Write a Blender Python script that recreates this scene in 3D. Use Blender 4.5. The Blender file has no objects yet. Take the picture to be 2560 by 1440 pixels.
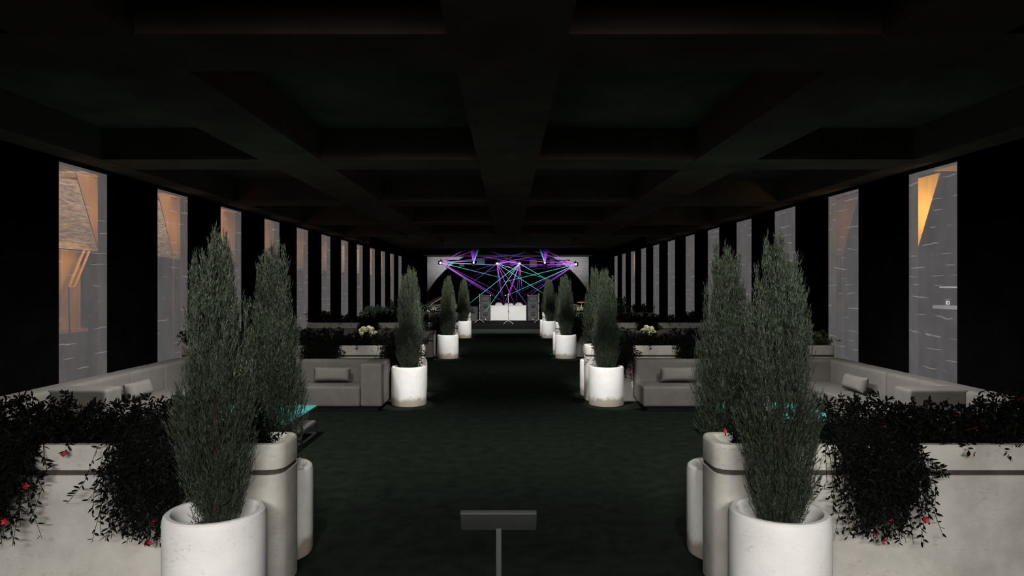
import bpy, bmesh, math, random
import numpy as np
from mathutils import Vector, Matrix, Euler

S = bpy.context.scene
C = S.collection
F = 1738.0          # focal length in pixels of the 2560 wide frame
VX, VY = 1270.0, 715.0
H = 1.6             # eye height
rng = random.Random(7)
PI = math.pi


def P(px, py, d):
    return Vector(((px - VX) * d / F, d, H - (py - VY) * d / F))


# ------------------------------------------------------------------ materials
def new_mat(name):
    m = bpy.data.materials.new(name)
    m.use_nodes = True
    nt = m.node_tree
    nt.nodes.clear()
    out = nt.nodes.new('ShaderNodeOutputMaterial')
    return m, nt, out


def N(nt, kind, **kw):
    n = nt.nodes.new(kind)
    for k, v in kw.items():
        setattr(n, k, v)
    return n


def ramp(nt, fac, stops):
    r = N(nt, 'ShaderNodeValToRGB')
    el = r.color_ramp.elements
    while len(el) < len(stops):
        el.new(0.5)
    for e, (p, c) in zip(el, stops):
        e.position = p
        e.color = (*c, 1.0)
    nt.links.new(fac, r.inputs['Fac'])
    return r.outputs['Color']


def noise(nt, scale, detail=3.0, rough=0.55, vec=None, stretch=None, coord='Object'):
    n = N(nt, 'ShaderNodeTexNoise')
    n.inputs['Scale'].default_value = scale
    n.inputs['Detail'].default_value = detail
    n.inputs['Roughness'].default_value = rough
    if vec is None:
        tc = N(nt, 'ShaderNodeTexCoord')
        vec = tc.outputs[coord]
    if stretch:
        mp = N(nt, 'ShaderNodeMapping')
        mp.inputs['Scale'].default_value = stretch
        nt.links.new(vec, mp.inputs['Vector'])
        vec = mp.outputs['Vector']
    nt.links.new(vec, n.inputs['Vector'])
    return n.outputs['Fac']


def math_node(nt, op, a, b=None, clamp=False):
    m = N(nt, 'ShaderNodeMath', operation=op)
    m.use_clamp = clamp
    for i, v in enumerate((a, b)):
        if v is None:
            continue
        if isinstance(v, (int, float)):
            m.inputs[i].default_value = v
        else:
            nt.links.new(v, m.inputs[i])
    return m.outputs[0]


def mixc(nt, fac, a, b, mode='MIX'):
    m = N(nt, 'ShaderNodeMix', data_type='RGBA')
    m.blend_type = mode
    for sock, v in ((m.inputs[0], fac), (m.inputs[6], a), (m.inputs[7], b)):
        if isinstance(v, (int, float)):
            sock.default_value = v
        elif isinstance(v, tuple):
            sock.default_value = (*v, 1.0)
        else:
            nt.links.new(v, sock)
    return m.outputs[2]


def plain(name, col, rough=0.6, metal=0.0, var=0.0, scale=20.0, spec=0.3, bump=0.0, stretch=None):
    m, nt, out = new_mat(name)
    b = N(nt, 'ShaderNodeBsdfPrincipled')
    b.inputs['Roughness'].default_value = rough
    b.inputs['Metallic'].default_value = metal
    b.inputs['Specular IOR Level'].default_value = spec
    if var > 0:
        f = noise(nt, scale, stretch=stretch)
        c = ramp(nt, f, [(0.3, tuple(x * (1 - var) for x in col)), (0.7, tuple(min(1, x * (1 + var)) for x in col))])
        nt.links.new(c, b.inputs['Base Color'])
        if bump:
            bp = N(nt, 'ShaderNodeBump')
            bp.inputs['Strength'].default_value = bump
            bp.inputs['Distance'].default_value = 0.01
            nt.links.new(f, bp.inputs['Height'])
            nt.links.new(bp.outputs['Normal'], b.inputs['Normal'])
    else:
        b.inputs['Base Color'].default_value = (*col, 1)
    nt.links.new(b.outputs[0], out.inputs['Surface'])
    return m


def concrete(name, base, dark, speck, stain):
    m, nt, out = new_mat(name)
    b = N(nt, 'ShaderNodeBsdfPrincipled')
    b.inputs['Roughness'].default_value = 0.75
    b.inputs['Specular IOR Level'].default_value = 0.2
    big = noise(nt, 3.0, 5.0, 0.6)
    c = ramp(nt, big, [(0.32, dark), (0.62, base)])
    sp = noise(nt, 34.0, 4.0, 0.7, stretch=(1, 1, 2.2))
    sf = ramp(nt, sp, [(0.56, (0, 0, 0)), (0.68, (1, 1, 1))])
    patch = ramp(nt, noise(nt, 5.0, 2.0), [(0.45, (0, 0, 0)), (0.65, (1, 1, 1))])
    c = mixc(nt, math_node(nt, 'MULTIPLY', math_node(nt, 'MULTIPLY', sf, patch), 0.75), c, speck)
    if stain:
        # splashed dirt with a ragged upper edge at the foot
        tc = N(nt, 'ShaderNodeTexCoord')
        sx = N(nt, 'ShaderNodeSeparateXYZ')
        nt.links.new(tc.outputs['Object'], sx.inputs[0])
        e = math_node(nt, 'ADD', sx.outputs[2], math_node(nt, 'MULTIPLY', noise(nt, 9.0, 4.0), -0.16))
        f = ramp(nt, math_node(nt, 'ADD', e, 0.0), [(0.0, (1, 1, 1)), (0.055, (0, 0, 0))])
        c = mixc(nt, math_node(nt, 'MULTIPLY', f, 0.8), c, stain)
    nt.links.new(c, b.inputs['Base Color'])
    bp = N(nt, 'ShaderNodeBump')
    bp.inputs['Strength'].default_value = 0.15
    bp.inputs['Distance'].default_value = 0.01
    nt.links.new(sp, bp.inputs['Height'])
    nt.links.new(bp.outputs['Normal'], b.inputs['Normal'])
    nt.links.new(b.outputs[0], out.inputs['Surface'])
    return m


def leaf_mat(name, dark, light, rough=0.55, scale=9.0, spec=0.25):
    m, nt, out = new_mat(name)
    b = N(nt, 'ShaderNodeBsdfPrincipled')
    b.inputs['Roughness'].default_value = rough
    b.inputs['Specular IOR Level'].default_value = spec
    c = ramp(nt, noise(nt, scale, 4.0, 0.7), [(0.35, dark), (0.68, light)])
    nt.links.new(c, b.inputs['Base Color'])
    nt.links.new(b.outputs[0], out.inputs['Surface'])
    return m


def glow(name, col, strength):
    m, nt, out = new_mat(name)
    e = N(nt, 'ShaderNodeEmission')
    e.inputs['Color'].default_value = (*col, 1)
    e.inputs['Strength'].default_value = strength
    nt.links.new(e.outputs[0], out.inputs['Surface'])
    return m


def beam_mat(name, near, far, strength, fade=1.0):
    """light scattered by the haze: bright at the lamp, thinning out along the beam (generated Z)"""
    m, nt, out = new_mat(name)
    tc = N(nt, 'ShaderNodeTexCoord')
    sx = N(nt, 'ShaderNodeSeparateXYZ')
    nt.links.new(tc.outputs['Generated'], sx.inputs[0])
    z = sx.outputs[2]
    e = N(nt, 'ShaderNodeEmission')
    nt.links.new(ramp(nt, z, [(0.0, near), (0.45, far)]), e.inputs['Color'])
    e.inputs['Strength'].default_value = strength
    t = N(nt, 'ShaderNodeBsdfTransparent')
    mx = N(nt, 'ShaderNodeMixShader')
    f = math_node(nt, 'POWER', math_node(nt, 'SUBTRACT', 1.0, z, True), fade)
    nt.links.new(f, mx.inputs['Fac'])
    nt.links.new(t.outputs[0], mx.inputs[1])
    nt.links.new(e.outputs[0], mx.inputs[2])
    nt.links.new(mx.outputs[0], out.inputs['Surface'])
    return m


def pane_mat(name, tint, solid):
    """veined glass with its reflected veil put in as emission: short pale veins and speckle over a grey translucent sheet"""
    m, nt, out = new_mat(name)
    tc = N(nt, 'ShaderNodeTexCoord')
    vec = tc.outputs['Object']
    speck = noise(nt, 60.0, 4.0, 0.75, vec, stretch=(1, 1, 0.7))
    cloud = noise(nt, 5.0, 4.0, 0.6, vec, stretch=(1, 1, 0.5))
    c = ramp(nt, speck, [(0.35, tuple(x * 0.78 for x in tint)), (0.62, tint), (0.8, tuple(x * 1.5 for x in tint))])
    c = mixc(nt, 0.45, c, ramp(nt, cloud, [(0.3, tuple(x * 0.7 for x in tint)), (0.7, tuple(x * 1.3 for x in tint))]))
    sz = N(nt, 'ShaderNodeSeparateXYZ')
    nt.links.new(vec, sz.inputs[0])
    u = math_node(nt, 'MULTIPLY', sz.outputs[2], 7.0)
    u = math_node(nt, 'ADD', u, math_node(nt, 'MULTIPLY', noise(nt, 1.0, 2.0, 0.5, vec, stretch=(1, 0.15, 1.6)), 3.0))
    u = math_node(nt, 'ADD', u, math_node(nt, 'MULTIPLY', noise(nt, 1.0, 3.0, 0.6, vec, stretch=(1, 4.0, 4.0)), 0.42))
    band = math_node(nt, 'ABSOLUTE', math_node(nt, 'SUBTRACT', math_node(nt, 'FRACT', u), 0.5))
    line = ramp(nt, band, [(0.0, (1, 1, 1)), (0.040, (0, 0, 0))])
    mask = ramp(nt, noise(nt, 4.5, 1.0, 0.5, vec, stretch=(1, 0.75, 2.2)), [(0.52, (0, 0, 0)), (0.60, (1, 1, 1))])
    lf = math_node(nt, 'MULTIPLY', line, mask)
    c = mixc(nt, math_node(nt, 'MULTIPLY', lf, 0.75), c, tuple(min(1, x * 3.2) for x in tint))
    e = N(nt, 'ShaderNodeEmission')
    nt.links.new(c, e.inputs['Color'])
    e.inputs['Strength'].default_value = 1.0  # glow put in for the veil reflected by the glass
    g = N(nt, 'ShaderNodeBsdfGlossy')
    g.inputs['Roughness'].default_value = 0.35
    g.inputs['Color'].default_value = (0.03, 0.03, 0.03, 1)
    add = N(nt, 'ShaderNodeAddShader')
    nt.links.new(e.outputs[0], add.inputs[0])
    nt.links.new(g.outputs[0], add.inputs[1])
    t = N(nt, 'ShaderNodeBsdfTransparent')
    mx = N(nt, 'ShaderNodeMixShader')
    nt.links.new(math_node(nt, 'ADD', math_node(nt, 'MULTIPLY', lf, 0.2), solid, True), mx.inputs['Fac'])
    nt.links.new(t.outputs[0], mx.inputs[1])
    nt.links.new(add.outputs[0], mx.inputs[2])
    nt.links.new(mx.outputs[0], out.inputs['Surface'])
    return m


def wood_mat(name, a, b_):
    m, nt, out = new_mat(name)
    b = N(nt, 'ShaderNodeBsdfPrincipled')
    b.inputs['Roughness'].default_value = 0.6
    f = noise(nt, 3.0, 5.0, 0.6, stretch=(8, 8, 0.6))
    nt.links.new(ramp(nt, f, [(0.3, a), (0.7, b_)]), b.inputs['Base Color'])
    nt.links.new(b.outputs[0], out.inputs['Surface'])
    return m


M = {}
M['pot'] = concrete('pot_concrete', (0.635, 0.635, 0.63), (0.54, 0.53, 0.515), (0.33, 0.31, 0.28), (0.20, 0.16, 0.11))
M['planter'] = concrete('planter_concrete', (0.43, 0.415, 0.385), (0.29, 0.277, 0.253), (0.24, 0.23, 0.21), None)
M['groove'] = plain('groove_brown', (0.045, 0.036, 0.03), 0.8, var=0.3)
M['soil'] = plain('dark_soil', (0.02, 0.016, 0.013), 0.95, var=0.5, scale=60, bump=0.5)
M['sofa'] = plain('taupe_fabric', (0.125, 0.117, 0.109), 0.8, var=0.10, scale=7, spec=0.12)
M['pillow'] = plain('pillow_fabric', (0.15, 0.142, 0.132), 0.8, var=0.06, scale=12, spec=0.12)
M['foot'] = plain('black_plinth', (0.006, 0.006, 0.006), 0.7, var=0.2)
M['floor'] = plain('dark_green_carpet', (0.0105, 0.0136, 0.0110), 0.95, var=0.25, scale=8, spec=0.0)
M['wall'] = plain('black_wall', (0.0018, 0.0017, 0.0018), 0.95, var=0.3, scale=3, spec=0.0)
M['ceiling'] = plain('near_black_ceiling', (0.10, 0.085, 0.072), 0.95, var=0.2, scale=2, spec=0.0)
M['beam'] = plain('near_black_beam', (0.125, 0.092, 0.08), 0.95, var=0.2, scale=2, spec=0.0)
M['cypress'] = leaf_mat('cypress_needles', (0.0055, 0.0078, 0.0058), (0.050, 0.063, 0.042), scale=38.0)
M['bark'] = plain('bark', (0.03, 0.022, 0.016), 0.9, var=0.4, scale=30)
M['shrub'] = leaf_mat('dark_shrub_leaves', (0.0016, 0.0018, 0.0016), (0.0052, 0.006, 0.005), spec=0.06, rough=0.7)
M['shrub_green'] = leaf_mat('green_shrub_leaves', (0.10, 0.19, 0.11), (0.40, 0.62, 0.40))
M['shrub_olive'] = leaf_mat('olive_shrub_leaves', (0.025, 0.035, 0.014), (0.06, 0.075, 0.03))
M['red'] = plain('red_petals', (0.30, 0.012, 0.025), 0.6, var=0.3, scale=40)
M['white_petal'] = plain('white_petals', (0.7, 0.7, 0.68), 0.6, var=0.1, scale=40)
M['cream'] = plain('cream_petals', (0.82, 0.78, 0.52), 0.6, var=0.12, scale=30)
M['flower_leaf'] = leaf_mat('bouquet_leaves', (0.03, 0.05, 0.015), (0.10, 0.13, 0.04))
M['vase'] = plain('white_ceramic', (0.75, 0.75, 0.74), 0.25, var=0.03, spec=0.5)
M['teal'] = plain('teal_glass_top', (0.08, 0.50, 0.48), 0.2, var=0.04, scale=4, spec=0.4)
M['white_top'] = plain('white_lacquer', (0.85, 0.85, 0.85), 0.3, var=0.02)
M['steel'] = plain('brushed_steel', (0.20, 0.195, 0.19), 0.45, metal=0.4, var=0.1)
M['black_metal'] = plain('black_metal', (0.012, 0.012, 0.013), 0.5, var=0.2)
M['truss'] = plain('matt_black', (0.003, 0.003, 0.003), 0.9, var=0.2, spec=0.0)
M['grey_plastic'] = plain('grey_plastic', (0.017, 0.0185, 0.0185), 0.55, var=0.08)
M['speaker'] = plain('speaker_cabinet', (0.040, 0.041, 0.043), 0.6, var=0.1, scale=15)
M['speaker_ring'] = plain('speaker_ring', (0.085, 0.085, 0.085), 0.5, var=0.1)
M['speaker_cone'] = plain('speaker_cone', (0.022, 0.022, 0.022), 0.6, var=0.1)
M['chrome'] = plain('chrome', (0.75, 0.75, 0.75), 0.25, metal=0.8, var=0.05)
M['dj'] = plain('white_booth_panel', (0.62, 0.62, 0.63), 0.5, var=0.04, scale=3)
M['gear'] = plain('pale_gear', (0.45, 0.42, 0.43), 0.5, var=0.2, scale=12)
M['stage'] = plain('stage_black', (0.0022, 0.0022, 0.0022), 0.9, var=0.3, spec=0.05)
M['dark_sofa'] = plain('charcoal_fabric', (0.028, 0.030, 0.030), 0.8, var=0.1, scale=6)
M['arch'] = plain('grey_stone', (0.25, 0.245, 0.245), 0.85, var=0.18, scale=4, stretch=(0.5, 1, 4))
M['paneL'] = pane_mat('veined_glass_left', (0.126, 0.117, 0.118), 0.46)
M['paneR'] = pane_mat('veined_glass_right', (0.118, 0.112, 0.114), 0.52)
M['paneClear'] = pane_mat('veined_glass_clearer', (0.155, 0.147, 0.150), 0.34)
M['jamb'] = plain('grey_reveal', (0.10, 0.10, 0.11), 0.8, var=0.1)
M['wood'] = wood_mat('warm_timber', (0.40, 0.22, 0.08), (0.58, 0.34, 0.13))
M['clad'] = plain('split_stone', (0.36, 0.29, 0.24), 0.9, var=0.7, scale=4.5, bump=1.0, stretch=(1, 1.3, 8))
M['extwall'] = plain('dark_marble', (0.05, 0.05, 0.055), 0.6, var=0.3, scale=3)
M['brass'] = plain('brass_edge', (0.8, 0.55, 0.2), 0.3, metal=0.5, var=0.05)
M['piano'] = plain('piano_lacquer', (0.10, 0.105, 0.10), 0.45, var=0.1)
M['lampshade'] = glow('lit_lamp_shade', (1.0, 0.42, 0.16), 0.32)
M['bulb'] = glow('lit_lens', (0.95, 0.95, 1.0), 2.2)
M['sign'] = glow('lit_sign', (0.9, 0.9, 0.92), 1.1)
M['shelf'] = plain('pale_shelf', (0.5, 0.5, 0.52), 0.4, var=0.05)
M['b_magenta'] = beam_mat('beam_magenta', (0.85, 0.25, 0.95), (0.48, 0.09, 0.75), 1.15, 1.0)
M['b_violet'] = beam_mat('beam_violet', (0.6, 0.2, 0.9), (0.22, 0.08, 0.6), 0.6, 0.9)
M['b_cyan'] = beam_mat('beam_cyan', (0.45, 0.9, 1.0), (0.09, 0.62, 0.58), 1.0, 0.6)
M['b_white'] = beam_mat('beam_pale', (0.75, 0.85, 1.0), (0.3, 0.45, 0.85), 1.2, 0.8)
M['fan_m'] = beam_mat('fan_magenta', (0.95, 0.3, 1.0), (0.35, 0.05, 0.85), 1.6, 1.8)
M['fan_v'] = beam_mat('fan_violet', (0.9, 0.3, 1.0), (0.2, 0.05, 0.55), 0.7, 1.8)
M['fan_c'] = beam_mat('fan_cyan', (0.7, 0.9, 1.0), (0.08, 0.5, 0.6), 1.4, 1.7)


# ------------------------------------------------------------------ mesh helpers
def finish(name, bm, mat, parent=None, smooth=True, loc=None, angle=0.6):
    me = bpy.data.meshes.new(name)
    bm.normal_update()
    bm.to_mesh(me)
    bm.free()
    return link_mesh(name, me, mat, parent, smooth, loc, angle)


def link_mesh(name, me, mat, parent=None, smooth=True, loc=None, angle=0.6):
    if mat is not None:
        me.materials.append(mat)
    if smooth and len(me.polygons):
        me.polygons.foreach_set('use_smooth', [True] * len(me.polygons))
        me.set_sharp_from_angle(angle=angle)
    o = bpy.data.objects.new(name, me)
    C.objects.link(o)
    if parent is not None:
        o.parent = parent
    if loc is not None:
        o.location = loc
    return o


def tag(o, label, cat, group=None, kind=None):
    o['label'] = label
    o['category'] = cat
    if group:
        o['group'] = group
    if kind:
        o['kind'] = kind
    return o


def thing(name, loc, label, cat, group=None, rz=0.0):
    o = bpy.data.objects.new(name, None)
    o.empty_display_size = 0.1
    C.objects.link(o)
    o.location = loc
    o.rotation_euler = (0, 0, rz)
    return tag(o, label, cat, group)


def copy_tree(o, parent=None):
    c = o.copy()
    C.objects.link(c)
    c.parent = parent
    for ch in list(o.children):
        copy_tree(ch, c)
    return c


def box(bm, x0, x1, y0, y1, z0, z1, bevel=0.0, seg=3):
    r = bmesh.ops.create_cube(bm, size=1.0)
    vs = r['verts']
    for v in vs:
        v.co = Vector((x0 + (v.co.x + 0.5) * (x1 - x0), y0 + (v.co.y + 0.5) * (y1 - y0), z0 + (v.co.z + 0.5) * (z1 - z0)))
    if bevel > 0:
        es = list({e for v in vs for e in v.link_edges})
        bmesh.ops.bevel(bm, geom=es, offset=bevel, segments=seg, profile=0.6, affect='EDGES')


def boxobj(name, dims, mat, parent=None, bevel=0.0, seg=3, loc=None):
    bm = bmesh.new()
    box(bm, *dims, bevel=bevel, seg=seg)
    return finish(name, bm, mat, parent, loc=loc)


def lathe(bm, prof, seg=40, cx=0.0, cy=0.0, close=False):
    rings = []
    for r, z in prof:
        if r < 1e-6:
            rings.append([bm.verts.new((cx, cy, z))])
        else:
            rings.append([bm.verts.new((cx + r * math.cos(2 * PI * i / seg), cy + r * math.sin(2 * PI * i / seg), z)) for i in range(seg)])
    for a, b in zip(rings[:-1], rings[1:]):
        for i in range(seg):
            j = (i + 1) % seg
            if len(a) == 1 and len(b) == 1:
                continue
            if len(a) == 1:
                bm.faces.new((a[0], b[j], b[i]))
            elif len(b) == 1:
                bm.faces.new((a[i], a[j], b[0]))
            else:
                bm.faces.new((a[i], a[j], b[j], b[i]))
    return rings


def lathe_obj(name, prof, mat, parent=None, seg=40, loc=None, angle=0.6):
    bm = bmesh.new()
    lathe(bm, prof, seg)
    bmesh.ops.recalc_face_normals(bm, faces=bm.faces[:])
    return finish(name, bm, mat, parent, loc=loc, angle=angle)


def tube(bm, pts, r, seg=8, r1=None):
    pts = [Vector(p) for p in pts]
    rings = []
    n = len(pts)
    for i, p in enumerate(pts):
        d = (pts[min(i + 1, n - 1)] - pts[max(i - 1, 0)]).normalized()
        u = d.cross(Vector((0, 0, 1)))
        if u.length < 1e-3:
            u = d.cross(Vector((1, 0, 0)))
        u.normalize()
        w = d.cross(u)
        rr = r if r1 is None else r + (r1 - r) * i / (n - 1)
        rings.append([bm.verts.new(p + (u * math.cos(2 * PI * k / seg) + w * math.sin(2 * PI * k / seg)) * rr) for k in range(seg)])
    for a, b in zip(rings[:-1], rings[1:]):
        for k in range(seg):
            j = (k + 1) % seg
            bm.faces.new((a[k], a[j], b[j], b[k]))
    bm.faces.new(rings[0][::-1])
    bm.faces.new(rings[-1])


def rrect(x0, x1, y0, y1, r, inset, n=3):
    x0, x1, y0, y1 = x0 + inset, x1 - inset, y0 + inset, y1 - inset
    r = max(0.01, r - inset)
    pts = []
    for cx, cy, a0 in ((x1 - r, y1 - r, 0), (x0 + r, y1 - r, PI / 2), (x0 + r, y0 + r, PI), (x1 - r, y0 + r, 1.5 * PI)):
        for i in range(n + 1):
            a = a0 + PI / 2 * i / n
            pts.append((cx + r * math.cos(a), cy + r * math.sin(a)))
    return pts


def loft(bm, loops, cap_last=False, cap_first=False):
    rings = [[bm.verts.new((x, y, z)) for x, y in pts] for pts, z in loops]
    n = len(rings[0])
    for a, b in zip(rings[:-1], rings[1:]):
        for i in range(n):
            j = (i + 1) % n
            bm.faces.new((a[i], a[j], b[j], b[i]))
    if cap_last:
        bm.faces.new(rings[-1])
    if cap_first:
        bm.faces.new(rings[0][::-1])


def prism(bm, pts2, plane, a, b):
    """pts2 polygon extruded along an axis; plane 'x': pts are (y,z); 'y': (x,z); 'z': (x,y)"""
    def v(p, t):
        return {'x': (t, p[0], p[1]), 'y': (p[0], t, p[1]), 'z': (p[0], p[1], t)}[plane]
    A = [bm.verts.new(v(p, a)) for p in pts2]
    B = [bm.verts.new(v(p, b)) for p in pts2]
    n = len(pts2)
    bm.faces.new(A)
    bm.faces.new(B[::-1])
    for i in range(n):
        j = (i + 1) % n
        bm.faces.new((A[i], B[i], B[j], A[j]))
    bmesh.ops.recalc_face_normals(bm, faces=bm.faces[:])


# ------------------------------------------------------------------ the hall
W = 4.62
Y0, Y1 = -6.0, 39.8
ZB = 2.93           # underside of the beams
ZC = 3.27           # ceiling slab
WT = 0.11           # wall thickness
WIN0, WPITCH, WWID, WTOP = 7.15, 2.015, 0.868, 2.884

o = boxobj('floor', (-9.0, 9.0, Y0, 46.0, -0.1, 0.0), M['floor'])
tag(o, 'dark green-black carpet floor along the whole hall', 'floor', kind='structure')
o = boxobj('ceiling', (-W - WT, W + WT, Y0, Y1 + 0.4, ZC, ZC + 0.12), M['ceiling'])
tag(o, 'near-black ceiling slab above the beams', 'ceiling', kind='structure')

wins = [WIN0 + WPITCH * i for i in range(0, 12)]
for side, sx in (('left', -1), ('right', 1)):
    bm = bmesh.new()
    cur = Y0
    for w in wins:
        a, b_ = sorted((sx * W, sx * (W + WT)))
        box(bm, a, b_, cur, w, 0, ZC)
        cur = w + WWID
    box(bm, a, b_, cur, Y1, 0, ZC)
    for w in wins:
        box(bm, a, b_, w, w + WWID, WTOP, ZC)
    o = finish('wall_' + side, bm, M['wall'], smooth=False)
    tag(o, 'black %s wall with a row of tall narrow openings' % side, 'wall', kind='structure')
    for k, w in enumerate(wins):
        bm = bmesh.new()
        xa = sx * (W + 0.025)
        a, b_ = sorted((xa, sx * (W + WT - 0.002)))
        box(bm, a, b_, w, w + 0.006, 0, WTOP)
        box(bm, a, b_, w + WWID - 0.006, w + WWID, 0, WTOP)
        box(bm, a, b_, w, w + WWID, WTOP - 0.006, WTOP)
        fr = finish('window_%d' % (k + (0 if sx < 0 else 12) + 1), bm, M['jamb'], smooth=False)
        tag(fr, 'tall narrow window opening, number %d along the %s wall from the entrance' % (k + 1, side), 'window', 'windows of the %s wall' % side, 'structure')
        a, b_ = sorted((sx * (W + 0.004), sx * (W + 0.022)))
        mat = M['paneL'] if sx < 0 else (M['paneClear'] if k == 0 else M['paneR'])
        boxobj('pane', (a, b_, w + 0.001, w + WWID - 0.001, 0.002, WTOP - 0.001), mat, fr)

# ceiling beams
bm = bmesh.new()
for xa, xb in ((-0.32, 0.32), (-2.62, -1.98), (1.98, 2.62), (-W, -4.28), (4.28, W)):
    box(bm, xa, xb, Y0, 21.6, ZB, ZC)
o = finish('ceiling_beam', bm, M['beam'], smooth=False)
tag(o, 'near-black beams running the length of the ceiling', 'beam', kind='structure')
bm = bmesh.new()
xs = [(-4.28, -2.62), (-1.98, -0.32), (0.32, 1.98), (2.62, 4.28)]
k = 0
y = 0.35
while y < 21:
    for xa, xb in xs:
        box(bm, xa, xb, y - 0.32, y + 0.32, ZB + 0.004, ZC)
    y += 3.65
o = finish('ceiling_cross_beam', bm, M['beam'], smooth=False)
tag(o, 'near-black cross beams between the long ceiling beams', 'beam', kind='structure')

# end wall with the arch
bm = bmesh.new()
yc_z = H - (846 - VY) * Y1 / F
R_ = 232 * Y1 / F
arc = []
for i in range(41):
    a = PI * i / 40
    arc.append((R_ * math.cos(a), yc_z + R_ * math.sin(a)))
half = W
# spandrels left and right of the arch, and the cut top
for sx in (-1, 1):
    pts = []
    for i in range(0, 25):
        x = 2.0 + (R_ - 2.0) * i / 24 if False else None
    zs = np.linspace(0.0, ZC, 30)
    left = [(sx * half, 0.0)]
    inner = []
    for z in zs:
        dz = z - yc_z
        if dz <= -0.0 and z <= yc_z:
            xx = R_
        else:
            xx = math.sqrt(max(R_ * R_ - dz * dz, 0.0))
        inner.append((sx * min(xx, half - 0.001), z))
    poly = [(sx * half, 0.0)] + inner + [(sx * half, ZC)]
    for i in range(len(inner) - 1):
        q = [inner[i], inner[i + 1], (sx * half, inner[i + 1][1]), (sx * half, inner[i][1])]
        A = [bm.verts.new((p[0], Y1, p[1])) for p in q]
        B = [bm.verts.new((p[0], Y1 + 0.4, p[1])) for p in q]
        bm.faces.new(A)
        bm.faces.new(B[::-1])
        bm.faces.new((A[0], A[1], B[1], B[0]))
bmesh.ops.recalc_face_normals(bm, faces=bm.faces[:])
o = finish('wall_back', bm, M['arch'], smooth=False)
tag(o, 'grey stone end wall cut by a wide round arch behind the stage', 'wall', kind='structure')
bm = bmesh.new()
box(bm, -6, 6, 44.0, 44.1, 0, 5)
o = finish('wall_beyond_arch', bm, M['wall'], smooth=False)
tag(o, 'black wall of the dark room seen through the arch', 'wall', kind='structure')

# ------------------------------------------------------------------ outside the windows
for sx, nm in ((-1, 'left'), (1, 'right')):
    xw = sx * 9.0
    bm = bmesh.new()
    a, b_ = sorted((xw, xw + sx * 0.1))
    box(bm, a, b_, 2, 46, 0, 5)
    o = finish('exterior_wall', bm, M['extwall'], smooth=False)
    tag(o, 'dark marble wall outside the %s windows' % nm, 'wall', kind='structure')
bm = bmesh.new()
box(bm, -6.9, -6.5, 4, 40, 2.15, 3.9)
o = finish('exterior_stone_band', bm, M['clad'], smooth=False)
tag(o, 'band of split stone cladding outside the left windows', 'wall', kind='structure')


def wood_panel(sx, w, n):
    bm = bmesh.new()
    d0 = w - WIN0
    pts = [(8.53 + d0, 2.99), (8.99 + d0, 2.09), (10.15 + d0, 2.05), (10.15 + d0, 2.99)]
    a, b_ = sorted((sx * 5.3, sx * 5.312))
    prism(bm, pts, 'x', a, b_)
    box(bm, a, b_, 9.0 + d0, 9.018 + d0, 0.0, 2.1)
    o = finish('exterior_timber_fin', bm, M['wood'], smooth=False)
    tag(o, 'warm-lit timber fin with a slanted edge outside window %d of the %s wall' % (n, 'left' if sx < 0 else 'right'), 'panel', 'timber fins outside the windows', 'structure')


for k, w in enumerate(wins):
    wood_panel(-1, w, k + 1)
    if k in (0, 1, 5, 10):
        wood_panel(1, w, k + 1)
    # timber soffits above the heads of some windows
for sx, ks in ((-1, range(12)), (1, (0,))):
    for k in ks:
        w = wins[k]
        a, b_ = sorted((sx * (W + WT), sx * 5.7))
        o = boxobj('exterior_soffit', (a, b_, w - 0.25, w + 1.3, 2.995, 3.05), M['wood'])
        tag(o, 'timber soffit over window %d of the %s wall' % (k + 1, 'left' if sx < 0 else 'right'), 'panel', 'timber soffits outside the windows', 'structure')

# timber post and slanted rack outside the first left window
p0, p1 = P(160, 825, 10.3), P(204, 625, 10.76)
dr = thing('timber_door', (-6.62, 10.5, 0.9), 'warm-lit timber door leaf outside the nearest left window', 'door')
boxobj('leaf', (-0.03, 0.03, -0.26, 0.22, 0.05, 1.24), M['wood'], dr)
boxobj('threshold', (-0.05, 0.10, -0.4, 0.3, 0.0, 0.05), M['wood'], dr)
boxobj('bracket', (-0.05, 0.05, -0.1, 0.1, -0.9, 0.0), M['extwall'], dr)
rk = thing('slanted_rack', (-6.3, 10.1, 0), 'slanted timber rack beside the lit door outside the nearest left window', 'rack')
pa, pb = P(222, 622, 0), 0
bm = bmesh.new()
A = Vector((-6.35, 10.05, 1.58)); B = Vector((-6.35, 10.42, 2.14))
A2 = A + Vector((0, 0.13, 0)); B2 = B + Vector((0, 0.13, 0))
off = Vector((-6.3, 10.1, 0))
for q in ((A, B), (A2, B2)):
    bm2 = bmesh.new(); tube(bm2, [q[0] - off, q[1] - off], 0.018, 6); finish('rail', bm2, M['wood'], rk)
bm.free()
for t in (0.0, 1.0):
    bm2 = bmesh.new(); tube(bm2, [A.lerp(B, t) - off, A2.lerp(B2, t) - off], 0.016, 6); finish('crossbar', bm2, M['wood'], rk)
bm2 = bmesh.new(); tube(bm2, [A - off, Vector((-0.05, 0.0, 0.0))], 0.012, 6); finish('post', bm2, M['extwall'], rk)

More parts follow.
